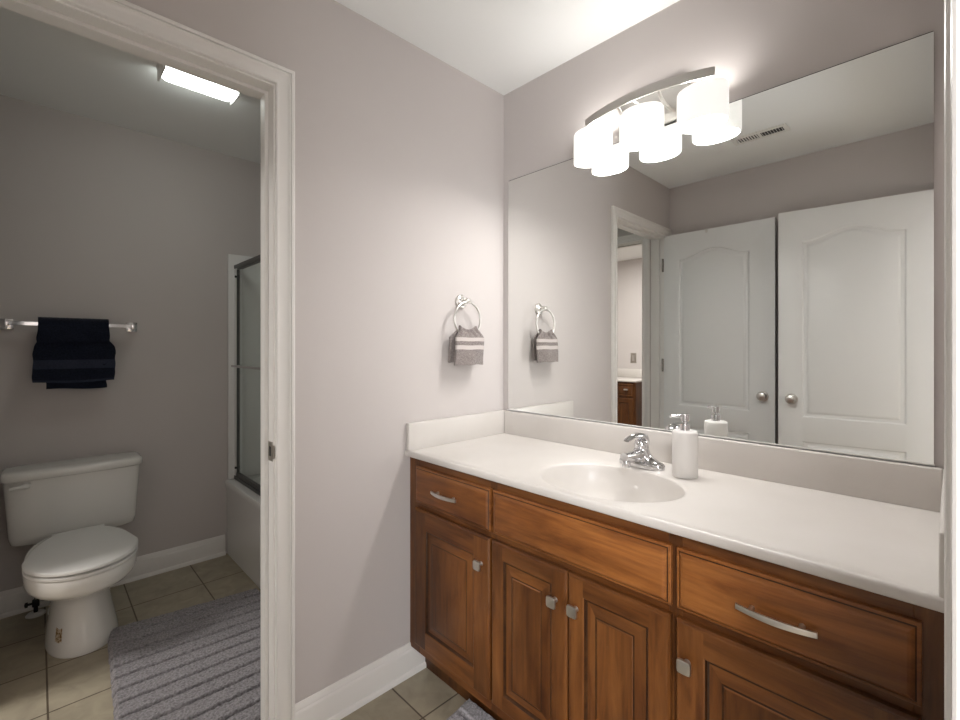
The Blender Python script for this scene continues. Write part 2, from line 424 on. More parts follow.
# ------------------------------------------------------------------ vanity cabinet
van = thing('vanity_cabinet', 'long brown wooden bathroom vanity cabinet under the white countertop', 'cabinet', (0.73, -0.27, 0))
YF, YD = -0.533, -0.552
bm = nb()
box(bm, 0.001, 0.019, YF + .019, -0.002, 0.105, 0.842); box(bm, XR - .019, XR - .001, YF + .019, -0.002, 0.105, 0.842)
box(bm, 0.019, XR - .019, YF + .019, -0.002, 0.105, 0.122); box(bm, 0.019, XR - .019, -0.012, -0.002, 0.122, 0.60)
build('carcass', bm, 'wood_dark', van, smooth=False)
bm = nb()  # face frame: stiles and rails
for x0, x1 in ((0.001, 0.062), (0.440, 0.468), (1.012, 1.042), (1.418, XR - .0005)): box(bm, x0, x1, YF, YF + .019, 0.105, 0.842, .0008, 1)
box(bm, .736, .752, YF, YF + .019, .158, .655, .0008, 1)
n0 = len(bm.faces)
for x0, x1 in ((0.062, 0.440), (0.468, 1.012), (1.042, 1.418)):
    for z0, z1 in ((0.105, 0.158), (0.645, 0.686), (0.800, 0.842)): box(bm, x0, x1, YF, YF + .019, z0, z1, .0008, 1, 0)
bm.faces.ensure_lookup_table()
for f in bm.faces[n0:]: f.material_index = 1
build('face_frame', bm, ['wood_v', 'wood_h'], van)
bm = nb(); box(bm, 0.002, XR - .002, -0.470, -0.452, 0, 0.105); build('toe_kick', bm, 'wood_dark', van, smooth=False)
def rect_rings(bm, x0, x1, z0, z1, prof, hz=None, glaze=()):
    """concentric rectangular rings; prof = [(inset, y)], quads above and below get material 1 when they belong to hz range"""
    prev = None
    for k, (d, y) in enumerate(prof):
        ring = [bm.verts.new(p) for p in ((x0 + d, y, z0 + d), (x1 - d, y, z0 + d), (x1 - d, y, z1 - d), (x0 + d, y, z1 - d))]
        if prev and hz == k:      # stiles run the full height, rails sit between them
            d0 = prof[k - 1][0]
            def q(pts, mi):
                f = bm.faces.new([bm.verts.new((px, y, pz)) for px, pz in pts]); f.material_index = mi
            for a, b in ((x0 + d0, x0 + d), (x1 - d, x1 - d0)): q(((a, z0 + d0), (b, z0 + d0), (b, z1 - d0), (a, z1 - d0)), 0)
            for a, b in ((z0 + d0, z0 + d), (z1 - d, z1 - d0)): q(((x0 + d, a), (x1 - d, a), (x1 - d, b), (x0 + d, b)), 1)
        elif prev:
            for i in range(4):
                f = bm.faces.new((prev[i], prev[(i + 1) % 4], ring[(i + 1) % 4], ring[i]))
                f.material_index = 2 if k in glaze else (1 if (i % 2 == 0) else 0)
        else:
            bm.faces.new(ring[::-1])
        prev = ring
    f = bm.faces.new(prev)
    return f
def cab_door(x0, x1, z0, z1, knob, parent, st=0.062, yb=YF, yd=YD):
    t = yd
    bm = nb()
    prof = [(0, yb - .0003), (0, t + .006), (.0022, t + .0035), (.0045, t + .0008), (.0075, t), (st - .010, t), (st - .007, t + .0015), (st - .004, t + .0062), (st, t + .0078), (st + .006, t + .0080),
            (st + .012, t + .0068), (st + .026, t + .0025), (st + .030, t + .0022), (st + .0315, t + .0012), (st + .034, t + .0008)]
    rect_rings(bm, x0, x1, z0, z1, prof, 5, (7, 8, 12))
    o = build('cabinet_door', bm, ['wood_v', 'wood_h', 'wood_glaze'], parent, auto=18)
    if knob: square_knob(knob[0], knob[1], yd, o)
    return o
def square_knob(x, z, y, parent):
    bm = nb(); h = .0152
    lathe(bm, [(.0075, 0), (.0055, .004), (.0045, .012), (.0075, .017)], (x, y, z), (0, -1, 0), 20)
    rings = []
    for s, dy in ((.80, .0165), (1.0, .0178), (1.0, .0215), (.93, .0235), (.5, .0245)):
        ring = []
        for j in range(32):
            a = 2 * PI * j / 32; c, s_ = math.cos(a), math.sin(a)
            r = (abs(c) ** 6 + abs(s_) ** 6) ** (-1 / 6)
            ring.append((x + c * r * h * s, y - dy, z + s_ * r * h * s))
        rings.append(ring)
    skin_rings(bm, rings)
    k = build('knob', bm, 'nickel', parent); k['label'] = 'square satin nickel knob'
def drawer_front(name, x0, x1, z0, z1, parent, pull=None):
    t = YD; bm = nb()
    prof = [(0, YF - .0003), (0, t + .0095), (.0015, t + .0085), (.006, t + .0075), (.008, t + .0055), (.0125, t + .0018), (.0165, t + .0004), (.018, t)]
    rect_rings(bm, x0, x1, z0, z1, prof, None, (4,))
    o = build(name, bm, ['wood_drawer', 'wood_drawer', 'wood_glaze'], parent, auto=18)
    if pull:
        px, pz = pull; L = .067
        bm = nb()
        rings = []
        for i in range(17):
            s = -1 + 2 * i / 16
            y = t - .014 - .011 * (1 - s * s)
            hh = .0062 - .0012 * abs(s); dd = .0022
            rings.append([(px + s * L, y - dd, pz - hh), (px + s * L, y - dd - .0008, pz), (px + s * L, y - dd, pz + hh), (px + s * L, y + dd, pz + hh), (px + s * L, y + dd, pz - hh)])
        skin_rings(bm, rings)
        for s in (-.62, .62):
            lathe(bm, [(.0055, 0), (.0045, .006), (.004, .021)], (px + s * L, t, pz), (0, -1, 0), 14)
        build('pull', bm, 'nickel', o)['label'] = 'curved satin nickel pull'
    return o
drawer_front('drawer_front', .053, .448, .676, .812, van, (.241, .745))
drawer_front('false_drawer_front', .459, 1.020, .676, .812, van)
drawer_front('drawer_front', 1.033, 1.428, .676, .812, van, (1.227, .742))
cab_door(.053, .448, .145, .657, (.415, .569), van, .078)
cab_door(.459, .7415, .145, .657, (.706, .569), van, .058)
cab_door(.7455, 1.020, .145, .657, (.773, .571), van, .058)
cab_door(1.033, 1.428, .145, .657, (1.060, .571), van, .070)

# ------------------------------------------------------------------ countertop with moulded basin
top = thing('countertop', 'white cultured marble vanity countertop with oval moulded sink', 'countertop', (0.73, -0.28, 0.842))
X0, X1, Y0, Y1, ZT = 0.001, XR - .001, -0.558, -0.001, 0.864
cx, cy, ea, eb = .742, -.336, .216, .172
angs = [2 * PI * i / 120 for i in range(120)]
for X, Y in ((X0, Y0), (X1, Y0), (X1, Y1), (X0, Y1)): angs.append(math.atan2(Y - cy, X - cx) % (2 * PI))
angs = sorted(set(round(a, 6) for a in angs)); NA = len(angs)
def elp(a, r):                       # point of the ellipse (scaled by r) in direction a
    c, s = math.cos(a), math.sin(a); k = 1 / math.sqrt((c / ea) ** 2 + (s / eb) ** 2)
    return cx + c * k * r, cy + s * k * r
def recp(a, ins):
    c, s = math.cos(a), math.sin(a); t = 1e9
    if c > 1e-9: t = min(t, (X1 - cx) / c)
    if c < -1e-9: t = min(t, (X0 - cx) / c)
    if s > 1e-9: t = min(t, (Y1 - cy) / s)
    if s < -1e-9: t = min(t, (Y0 - cy) / s)
    x, y = cx + c * t, cy + s * t
    return min(max(x, X0 + ins), X1 - ins), min(max(y, Y0 + ins), Y1 - ins)
rings = []
for r, z in ((1.0, ZT - .0075), (1.012, ZT - .0048), (1.05, ZT - .0030), (1.10, ZT - .0022), (1.15, ZT - .0013), (1.18, ZT - .0003), (1.20, ZT)):
    rings.append([(*elp(a, r), z) for a in angs])
for k in (.35, .7):
    rings.append([tuple(p + (q - p) * k for p, q in zip(elp(a, 1.20), recp(a, .016))) + (ZT,) for a in angs])
for ins, z in ((.016, ZT), (.012, ZT + .0022), (.007, ZT + .0026), (.003, ZT + .0012), (.0005, ZT - .003), (0, ZT - .008), (0, ZT - .0175), (.002, ZT - .0195), (.05, ZT - .0195)):
    rings.append([(*recp(a, ins), z) for a in angs])
bm = nb(); vr = skin_rings(bm, rings, cap=False)
build('slab', bm, 'marble', top, auto=50)
bm = nb()
prof = [(1.0, ZT - .0075), (.985, ZT - .013), (.97, ZT - .022), (.93, ZT - .045), (.86, ZT - .072), (.76, ZT - .096), (.62, ZT - .115), (.45, ZT - .126), (.28, ZT - .131), (.12, ZT - .134), (.085, ZT - .136)]
skin_rings(bm, [[(*elp(a, r), z) for a in angs] for r, z in prof], cap=False)
basin = build('basin', bm, 'marble', top, auto=60)
bm = nb(); lathe(bm, [(.0, -.010), (.021, -.010), (.021, 0), (.023, .002), (.021, .004), (.014, .003), (.0135, .008), (.0, .010)][1:-1], (cx, cy, ZT - .136), (0, 0, 1), 32)
build('drain', bm, 'chrome', basin)
def splash(name, x0, x1, y0, y1, parent):
    bm = nb(); box(bm, x0, x1, y0, y1, ZT - .001, ZT + .1048, .004, 3); return build(name, bm, 'marble', parent, auto=50)
splash('backsplash', 0.0215, 1.4465, -0.0205, -0.001, top)
splash('side_splash', 0.001, 0.021, -0.553, -0.001, top)
splash('side_splash', 1.447, XR - .001, -0.553, -0.001, top)

# ------------------------------------------------------------------ faucet
fa = thing('faucet', 'chrome single-lever sink faucet behind the oval basin', 'faucet', (.742, -.125, ZT))
def sup(cx_, cy_, rx, ry, z, e=2.6, n=40):
    out = []
    for j in range(n):
        a = 2 * PI * j / n; c, s = math.cos(a), math.sin(a)
        out.append((cx_ + rx * math.copysign(abs(c) ** (2 / e), c), cy_ + ry * math.copysign(abs(s) ** (2 / e), s), z))
    return out
bm = nb()
skin_rings(bm, [sup(.742, -.125, .077, .027, ZT + .0003), sup(.742, -.125, .0775, .0275, ZT + .012), sup(.742, -.125, .074, .0255, ZT + .018), sup(.742, -.125, .060, .0245, ZT + .023), sup(.742, -.125, .040, .0255, ZT + .032),
                sup(.742, -.128, .029, .028, ZT + .046, 2.2), sup(.742, -.126, .025, .026, ZT + .056, 2), sup(.742, -.124, .022, .022, ZT + .062, 2)])
build('base', bm, 'chrome', fa, auto=50)
bm = nb(); rg = []
for t in [i / 12 for i in range(13)]:
    y = -.122 - .118 * t; z = ZT + .036 + .012 * t
    rx = .024 - .009 * t; rz = .021 - .008 * t
    rg.append([(.742 + rx * math.cos(2 * PI * j / 24), y, z + rz * math.sin(2 * PI * j / 24)) for j in range(24)])
skin_rings(bm, rg)
spo = build('spout', bm, 'chrome', fa, auto=60)
bm = nb(); lathe(bm, [(.0095, .006), (.0125, 0), (.0125, -.016), (.0115, -.020), (.009, -.020)], (.742, -.228, ZT + .036), (0, 0, 1), 24)
build('aerator', bm, 'chrome', spo)
bm = nb()
lathe(bm, [(.022, 0), (.0235, .006), (.023, .016), (.019, .026), (.010, .032), (.004, .033)], (.742, -.124, ZT + .060), (0, -.12, 1), 28)
ly = [(-.094, .062, .012, .014), (-.100, .082, .018, .016), (-.116, .095, .021, .014), (-.138, .102, .020, .011), (-.165, .106, .016, .0075), (-.190, .106, .0125, .006), (-.214, .102, .012, .006), (-.226, .099, .010, .004)]
skin_rings(bm, [[(.742 + rx * math.cos(2 * PI * j / 20), y, ZT + z + rz * math.sin(2 * PI * j / 20)) for j in range(20)] for y, z, rx, rz in ly])
build('lever', bm, 'chrome', fa, auto=60)
bm = nb(); tube(bm, [(.742, -.096, ZT + .02), (.742, -.093, ZT + .062)], .0025, 10); lathe(bm, [(.003, 0), (.005, .003), (.005, .008), (.002, .011)], (.742, -.093, ZT + .060), (0, 0, 1), 14)
build('lift_rod', bm, 'chrome', fa)

# ------------------------------------------------------------------ soap dispenser
sx, sy = .890, -.140
so = thing('soap_dispenser', 'white cylindrical soap dispenser with chrome pump beside the faucet', 'soap dispenser', (sx, sy, ZT))
bm = nb(); lathe(bm, [(.0345, 0), (.0365, .002), (.0365, .134), (.0350, .1385), (.030, .1405), (.013, .141)], (sx, sy, ZT), n=48)
build('bottle', bm, 'ceramic', so, auto=50)
bm = nb(); lathe(bm, [(.0145, 0), (.0145, .018), (.0135, .020), (.006, .020), (.006, .030)], (sx, sy, ZT + .1405), n=32)
build('collar', bm, 'chrome', so)
bm = nb(); lathe(bm, [(.0115, 0), (.0125, .001), (.0125, .020), (.0115, .022), (.002, .0222)], (sx, sy, ZT + .169), n=32)
d = Vector((-.80, -.60, 0)); p = Vector((sx, sy, ZT + .184))
tube(bm, [p + d * .008, p + d * .040, p + d * .044 + Vector((0, 0, -.003))], [.0052, .0048, .0035], 14)
build('pump_head', bm, 'chrome', so)

# ------------------------------------------------------------------ mirror
mi = thing('wall_mirror', 'large frameless rectangular wall mirror above the backsplash', 'mirror', (.73, 0, .969))
bm = nb(); box(bm, .0363, 1.4302, -.0065, -.0008, .9738, 2.0286); build('backing', bm, 'caulk_dark', mi, smooth=False)
bm = nb(); box(bm, .0355, 1.4310, -.0075, -.0065, .9735, 2.0262); build('mirror_glass', bm, 'mirror', mi, smooth=False)
bm = nb(); box(bm, .029, 1.4325, -.0100, -.0008, .9692, .9720); box(bm, .029, 1.4325, -.0100, -.0080, .9692, .9752)
build('bottom_channel', bm, 'white_channel', mi, smooth=False)

# ------------------------------------------------------------------ vanity light
vl = thing('vanity_light', 'brushed nickel three-shade vanity light mounted above the mirror', 'wall light', (.735, 0, 2.03))
bm = nb(); rg = []
for s, y in ((.96, -.0005), (1.0, -.002), (1.0, -.012), (.975, -.018), (.93, -.020)):
    rg.append([(.732 + .132 * s * c, y, 2.104 + .073 * s * q) for c, q in [(math.copysign(abs(math.cos(a)) ** .35, math.cos(a)), math.copysign(abs(math.sin(a)) ** .35, math.sin(a))) for a in [2 * PI * j / 48 for j in range(48)]]])
skin_rings(bm, rg); build('backplate', bm, 'nickel', vl, auto=40)
def bary(x): return -.102 - .048 * (1 - ((x - .737) / .226) ** 2)
bm = nb(); rg = []
for i in range(33):
    x = .511 + .452 * i / 32; y = bary(x)
    rg.append([(x, y - .003, 2.079), (x, y - .003, 2.107), (x, y + .003, 2.107), (x, y + .003, 2.079)])
skin_rings(bm, rg); build('bar', bm, 'nickel', vl, auto=40)
for ax in (.665, .805):
    bm = nb(); tube(bm, bez((ax, -.016, 2.065), (ax, -.105, 2.045), (ax, bary(ax) + .002, 2.090), 14), .0055, 12)
    build('arm', bm, 'nickel', vl)
SH = [(.521, -.069), (.719, -.080), (.915, -.069)]
for x, y in SH:
    bm = nb(); oz = 1.960
    tube(bm, bez((x, bary(x) + .002, 2.086), (x, y, 2.094), (x, y, 2.066), 8), .0048, 12)
    lathe(bm, [(.030, 2.074), (.031, 2.071), (.031, 2.066), (.020, 2.064), (.018, 2.040), (.012, 2.036)], (x, y, 0), n=28)
    build('socket_cup', bm, 'nickel', vl)
    bm = nb()
    P = [(.068, 2.0705), (.074, 2.0695), (.0755, 2.066), (.076, 2.052), (.076, oz + .006), (.0745, oz + .0015), (.0725, oz), (.0710, oz + .002), (.0715, oz + .010), (.0715, 2.050), (.0705, 2.062), (.068, 2.0665)]
    skin_rings(bm, [[(x + r * math.cos(2 * PI * j / 56), y + r * .74 * math.sin(2 * PI * j / 56), z) for j in range(56)] for r, z in P], cap=False, closed=True)
    sh = build('shade', bm, 'opal', vl, auto=40); sh['label'] = 'white opal glass drum shade'
    bm = nb(); lathe(bm, [(.008, 2.037), (.013, 2.030), (.022, 2.012), (.0265, 1.998), (.0245, 1.985), (.015, 1.976), (.004, 1.973)], (x, y, 0), n=24)
    bu = build('bulb', bm, 'bulb', sh); bu.visible_shadow = True
    for zz, pw, dn in ((1.9625, VANITY_W, 0), (2.0685, VANITY_UP, PI)):
        l = bpy.data.lights.new('vanity_bulb_light', 'AREA'); l.shape = 'ELLIPSE'; l.size = .138; l.size_y = .102
        l.energy = pw; l.color = (1, .98, .955)
        lo = bpy.data.objects.new('vanity_bulb_light', l); C.objects.link(lo); lo.parent = vl
        lo.location = Vector((x, y, zz)) - Vector(ORG[vl.name]); lo.rotation_euler = (dn, 0, 0)

# ------------------------------------------------------------------ towel ring and hand towel on the left wall
tr_ = thing('towel_ring', 'round nickel towel ring on the wall left of the mirror', 'towel ring', (0, -.272, 1.455))
bm = nb(); lathe(bm, [(.029, .0003), (.030, .004), (.029, .009), (.024, .012), (.021, .0115), (.018, .0125), (.016, .017), (.010, .020), (.0085, .030), (.0105, .040), (.0115, .047), (.009, .053), (.003, .055)], (0, -.272, 1.455), (1, 0, 0), 32)
build('mount', bm, 'nickel', tr_, auto=50)
RC = Vector((.047, -.272, 1.378)); RR = .073
bm = nb(); tube(bm, [RC + Vector((.012 * math.cos(a) * 0, math.sin(a) * RR, math.cos(a) * RR)) for a in [2 * PI * i / 64 for i in range(64)]], .0048, 12, closed=True)
build('ring', bm, 'nickel', tr_)
def cloth(bm, fn, nu, nv, th, mis=None):
    """fn(u, v) -> front point; makes a closed sheet with thickness along +-x offset handled by fn(u, v, side)"""
    F = [[bm.verts.new(fn(i / nu, j / nv, 1)) for j in range(nv + 1)] for i in range(nu + 1)]
    B = [[bm.verts.new(fn(i / nu, j / nv, 0)) for j in range(nv + 1)] for i in range(nu + 1)]
    def q(a, b, c, d, k):
        f = bm.faces.new((a, b, c, d)); f.material_index = k
    for i in range(nu):
        for j in range(nv):
            k = mis(i / nu, (j + .5) / nv) if mis else 0
            q(F[i][j], F[i + 1][j], F[i + 1][j + 1], F[i][j + 1], k); q(B[i][j], B[i][j + 1], B[i + 1][j + 1], B[i + 1][j], k)
    for j in range(nv):
        k = mis(0, (j + .5) / nv) if mis else 0
        q(F[0][j], F[0][j + 1], B[0][j + 1], B[0][j], k); q(F[nu][j], B[nu][j], B[nu][j + 1], F[nu][j + 1], k)
    for i in range(nu):
        q(F[i][0], B[i][0], B[i + 1][0], F[i + 1][0], 0); q(F[i][nv], F[i + 1][nv], B[i + 1][nv], B[i][nv], 0)
ZR = RC.z - RR              # bottom of the ring
def ring_towel(front):
    def fn(u, v, side):
        # v: 0 at the ring fold .. 1 at the hem
        drop = (.118 if front else .108)
        z = ZR + .030 - v * (drop + .030)
        g = min(1, max(0, v - .06) / .20); g = g * g * (3 - 2 * g)
        w0, w1 = .046, (.081 if front else .078)
        hw = w0 + (w1 - w0) * g
        yc = -.272 + (0 if front else -.012 * g) + .003 * math.sin(v * 5)
        s = 2 * u - 1
        y = yc + s * hw
        z += .016 * (s * s) * (1 - g) + .0015 * math.sin(u * 11) * g * v
        fold = (1 - g) * .0055 * math.sin(u * 28) + .0025 * math.sin(u * 9 + v * 3)
        arc = math.cos(s * PI / 2) ** .5 if abs(s) < 1 else 0
        if front:
            x = .0515 + .012 * g * arc + .006 * math.sin(min(1, v * 4) * PI / 2) + fold
        else:
            x = .0425 - .010 * g - .004 + fold * .5 - .004 * s * g
        if v < .12: x += (0.047 - x) * (1 - v / .12) * .8
        x += (.004 if side else -.003) * (1 if front else 1)
        n_ = noise.noise(Vector((u * 40, v * 40, 3 if front else 7)))
        return (max(x, .006) + n_ * .0012, y + n_ * .0008, z)
    bm = nb()
    def mis(u, v):
        return 1 if front and (.24 < v < .34 or .45 < v < .56) else 0
    cloth(bm, fn, 64, 60, .007, mis)
    return bm
ht = thing('hand_towel', 'small taupe hand towel with pale bands hanging through the towel ring', 'towel', (.05, -.272, 1.19))
build('front_fall', ring_towel(True), ['taupe', 'taupe_band'], ht, auto=60)
build('back_fall', ring_towel(False), ['taupe', 'taupe_band'], ht, auto=60)

# ------------------------------------------------------------------ toilet
TY = -1.434
to = thing('toilet', 'white two-piece toilet with closed lid against the grey wall', 'toilet', (-1.25, TY, 0))
def egg(xb, xf, hw, z, xc=None, e=2.2, n=56, eb_=2.6, tp=0.0):
    xc = xc if xc is not None else xb + (xf - xb) * .58
    out = []
    for j in range(n):
        a = 2 * PI * j / n; c, s = math.cos(a), math.sin(a)
        ee = e if c > 0 else eb_
        x = xc + (xf - xc if c > 0 else xc - xb) * math.copysign(abs(c) ** (2 / ee), c)
        h = hw * (1 - tp * max(0, (xc - x) / (xc - xb)) ** 1.5)
        out.append((x, TY + .008 * max(0, 1 - z / .23) + h * math.copysign(abs(s) ** (2 / ee), s), z))
    return out
bm = nb()
L = [egg(-1.52, -1.010, .123, 0.0005), egg(-1.52, -1.008, .124, .012), egg(-1.515, -1.020, .117, .05), egg(-1.50, -1.042, .106, .12), egg(-1.49, -1.058, .098, .19),
     egg(-1.48, -1.053, .100, .225), egg(-1.47, -.990, .116, .255), egg(-1.46, -.895, .146, .288), egg(-1.45, -.832, .167, .315), egg(-1.44, -.808, .175, .333), egg(-1.43, -.800, .178, .346), egg(-1.43, -.797, .180, .390), egg(-1.43, -.801, .177, .396), egg(-1.41, -.84, .15, .397)]
skin_rings(bm, L)
box(bm, -1.600, -1.36, TY - .115, TY + .115, .25, .3555, .03, 4)
bowl = build('bowl', bm, 'porcelain', to, auto=60)
def seat_ring(rows): return [egg(a_, b_, h_, z_, xc=-1.02, eb_=5, e=2.05, tp=.50) for a_, b_, h_, z_ in rows]
bm = nb(); skin_rings(bm, seat_ring(((-1.322, -.800, .176, .3975), (-1.325, -.796, .179, .400), (-1.325, -.796, .179, .408), (-1.322, -.800, .176, .4105), (-1.31, -.815, .163, .4105))))
build('seat', bm, 'plastic', to, auto=50)
bm = nb(); skin_rings(bm, seat_ring(((-1.30, -.830, .155, .4170), (-1.318, -.800, .176, .4170), (-1.321, -.796, .1795, .4185), (-1.321, -.796, .1795, .4265), (-1.319, -.799, .177, .4300), (-1.314, -.806, .171, .4318), (-1.25, -.88, .11, .4335))))
lid = build('lid', bm, 'plastic', to, auto=50)
for s in (-1, 1):
    bm = nb(); tube(bm, [(-1.332, TY + s * .070 - .020, .4165), (-1.332, TY + s * .070 + .020, .4165)], .0085, 16)
    box(bm, -1.341, -1.322, TY + s * .070 - .016, TY + s * .070 + .016, .396, .416, .003, 2); build('lid_hinge', bm, 'plastic', lid)
def rr(xb, xf, y0, y1, z, e=7, bul=0, n=64):
    out = []; cxx, cyy = (xb + xf) / 2, (y0 + y1) / 2
    for j in range(n):
        a = 2 * PI * j / n; c, s = math.cos(a), math.sin(a)
        px = math.copysign(abs(c) ** (2 / e), c); py = math.copysign(abs(s) ** (2 / e), s)
        x = cxx + (xf - xb) / 2 * px
        if px > 0: x += bul * px * (1 - py * py)
        out.append((x, cyy + (y1 - y0) / 2 * py, z))
    return out
bm = nb(); tk = []
for z, hw, xf in ((.356, .180, -1.475), (.359, .207, -1.460), (.370, .225, -1.448), (.40, .232, -1.442), (.52, .239, -1.434), (.60, .244, -1.429), (.664, .247, -1.426)):
    tk.append(rr(-1.604, xf, TY - hw, TY + hw, z, 6, .012))
skin_rings(bm, tk); tank = build('tank', bm, 'porcelain', to, auto=60)
bm = nb()
skin_rings(bm, [rr(-1.608, -1.416, TY - .251, TY + .251, .6625, 7, .012), rr(-1.610, -1.411, TY - .255, TY + .256, .667, 7, .012), rr(-1.610, -1.411, TY - .255, TY + .256, .690, 7, .012),
                rr(-1.608, -1.414, TY - .252, TY + .253, .698, 7, .012), rr(-1.600, -1.430, TY - .238, TY + .240, .7035, 7, .010), rr(-1.585, -1.45, TY - .215, TY + .215, .7055, 5, .008)])
build('tank_lid', bm, 'porcelain', to, auto=60)
bm = nb(); lathe(bm, [(.017, 0), (.0175, .006), (.013, .012), (.009, .016)], (-1.426, -1.605, .642), (1, 0, 0), 22)
rg = []
for t in [i / 8 for i in range(9)]:
    y = -1.601 - .058 * t; x = -1.409 + .002 * math.sin(t * PI); z = .642 - .006 * t
    rg.append([(x + .004 * math.cos(q), y, z + (.010 - .004 * t) * math.sin(q)) for q in [2 * PI * j / 14 for j in range(14)]])
skin_rings(bm, rg); build('flush_lever', bm, 'plastic', tank)
bm = nb()   # remains of a paper label on the foot, follows the curve of the pedestal
def ped(a, z): 
    k = min(1, max(0, (z - .05) / .07)); hw = .117 + (.106 - .117) * k; xf = -1.020 + (-1.042 + 1.020) * k; xb = -1.515; xc = xb + (xf - xb) * .58
    c, s = math.cos(a), math.sin(a)
    return Vector((xc + (xf - xc) * math.copysign(abs(c) ** (2 / 2.2), c) , TY + .008 * max(0, 1 - z / .23) + hw * math.copysign(abs(s) ** (2 / 2.2), s), z))
G = []
for i in range(7):
    row = []
    for j in range(7):
        a = -.86 + .24 * i / 6; z = .058 + .048 * j / 6
        p = ped(a, z); nrm = Vector((math.cos(a), math.sin(a), 0)); p = p + nrm * .0012
        if i in (0, 6) or j in (0, 6): p.z += random.uniform(-.004, .004)
        row.append(bm.verts.new(p))
    G.append(row)
for i in range(6):
    for j in range(6): bm.faces.new((G[i][j], G[i + 1][j], G[i + 1][j + 1], G[i][j + 1]))
build('label_remains', bm, 'stain', bowl)['label'] = 'worn brown paper label remains'

va = thing('water_supply_valve', 'black water supply valve with white floor collar behind the toilet', 'valve', (-1.545, -1.575, 0))
bm = nb(); lathe(bm, [(.036, .0003), (.036, .004), (.030, .010), (.014, .013), (.010, .0135)], (-1.545, -1.575, 0), n=32); build('escutcheon', bm, 'plastic', va)['label'] = 'white plastic collar'
bm = nb(); tube(bm, [(-1.545, -1.575, .012), (-1.545, -1.575, .060)], .008, 14); box(bm, -1.557, -1.533, -1.588, -1.562, .040, .072, .004, 2)
tube(bm, [(-1.545, -1.588, .056), (-1.545, -1.606, .056)], .005, 12); lathe(bm, [(.016, 0), (.018, .003), (.016, .010), (.006, .012)], (-1.545, -1.602, .056), (0, -1, 0), 20, 1, .6)
build('stop_valve', bm, 'black', va)
bm = nb(); tube(bm, bez((-1.545, -1.575, .070), (-1.545, -1.60, .20), (-1.548, -1.575, .3555), 16), .0052, 12); build('supply_hose', bm, 'chrome', va)


# ------------------------------------------------------------------ towel bar with two navy towels
tb = thing('towel_bar', 'square chrome towel bar on the grey wall above the toilet', 'towel bar', (-1.629, -1.44, 1.372))
bm = nb(); box(bm, -1.568, -1.550, -1.682, -1.196, 1.363, 1.381, .001, 1); build('bar', bm, 'chrome', tb)
for y in (-1.674, -1.204):
    bm = nb(); box(bm, -1.6288, -1.618, y - .024, y + .024, 1.345, 1.395, .002, 2); box(bm, -1.619, -1.545, y - .010, y + .010, 1.359, 1.385, .0015, 2)
    build('bracket', bm, 'chrome', tb)
def bar_towel(name, label, y0, y1, zf, zb, off, seed, y0b=None, y1b=None, ztop=None, bands=()):
    """towel folded over the bar: profile in x,z round the bar, widened from top to hem"""
    prof = []
    xc, zc, r = -1.559, 1.372, .0125 + off
    nz = 26
    for i in range(nz + 1): prof.append((xc - r, zb + (zc - zb) * i / nz))
    for i in range(1, 8): a = PI - PI * i / 8; prof.append((xc + r * math.cos(a), zc + .004 + r * math.sin(a)))
    for i in range(nz + 1): prof.append((xc + r + .006 * math.sin(i / nz * PI * .6), zc - (zc - zf) * i / nz))
    n = len(prof) - 1; ymid = (y0 + y1) / 2
    y0b = y0 if y0b is None else y0b; y1b = y1 if y1b is None else y1b
    th = .0065
    def fn(u, v, side):
        k = v * n; i = min(int(k), n - 1); f = k - i
        x = prof[i][0] * (1 - f) + prof[i + 1][0] * f; z = prof[i][1] * (1 - f) + prof[i + 1][1] * f
        dr = (prof[i + 1][0] - prof[i][0], prof[i + 1][1] - prof[i][1]); l = math.hypot(*dr) or 1
        nx, nz_ = dr[1] / l, -dr[0] / l
        front = x > xc
        g = min(1, max(0, (zc - .068 - z) / .045)) if zf < 1.2 else min(1, max(0, (zc - z) / .08)); g = g * g * (3 - 2 * g)
        ya = y0 + (y0b - y0) * g; yb = y1 + (y1b - y1) * g
        y = ya + (yb - ya) * u
        wv = .0035 * math.sin(u * 7 + seed) * g + .0028 * math.sin(z * 45 + seed * 3 + u * 2) * g
        if front: x += abs(wv) * 1.3 + .004 * g
        s = th / 2 if side else -th / 2
        q = noise.noise(Vector((u * 34 + seed, v * 60, seed))) * .0012
        ed = .007 * noise.noise(Vector((z * 22, seed * 5, u))) * g
        x = x - nx * (s + q); z = z - nz_ * (s + q)
        hem = .004 * math.sin(u * 5 + seed) * (1 if v > .9 or v < .1 else 0)
        return (max(x, -1.626), y + ed, z + hem * (v if v > .5 else 1 - v))
    bm = nb()
    def mis(u, v):
        k = v * n; i = min(int(k), n - 1); z = prof[i][1]
        return 1 if (i > n // 2 and any(a < z < b for a, b in bands)) else 0
    cloth(bm, fn, 40, n * 2, th, mis)
    o = build(name, bm, ['navy', 'navy_band'], auto=70)
    c = Vector((xc, ymid, zf))
    o.data.transform(Matrix.Translation(-c)); o.location = c
    tag(o, label, 'towel', 'navy towels on the towel bar')
    return o
bar_towel('bath_towel', 'navy bath towel on the bar, the lowest hanging one underneath', -1.555, -1.315, 1.058, 1.10, -.0005, 1.0, -1.540, -1.318)
bar_towel('bath_towel', 'navy towel with a flat woven band draped over the lower one', -1.566, -1.308, 1.092, 1.16, .0065, 2.3, -1.586, -1.284, bands=((1.165, 1.200), (1.098, 1.108)))
bar_towel('washcloth', 'dark navy washcloth folded over the top of the towels', -1.568, -1.307, 1.285, 1.30, .0135, 4.1, -1.572, -1.302)

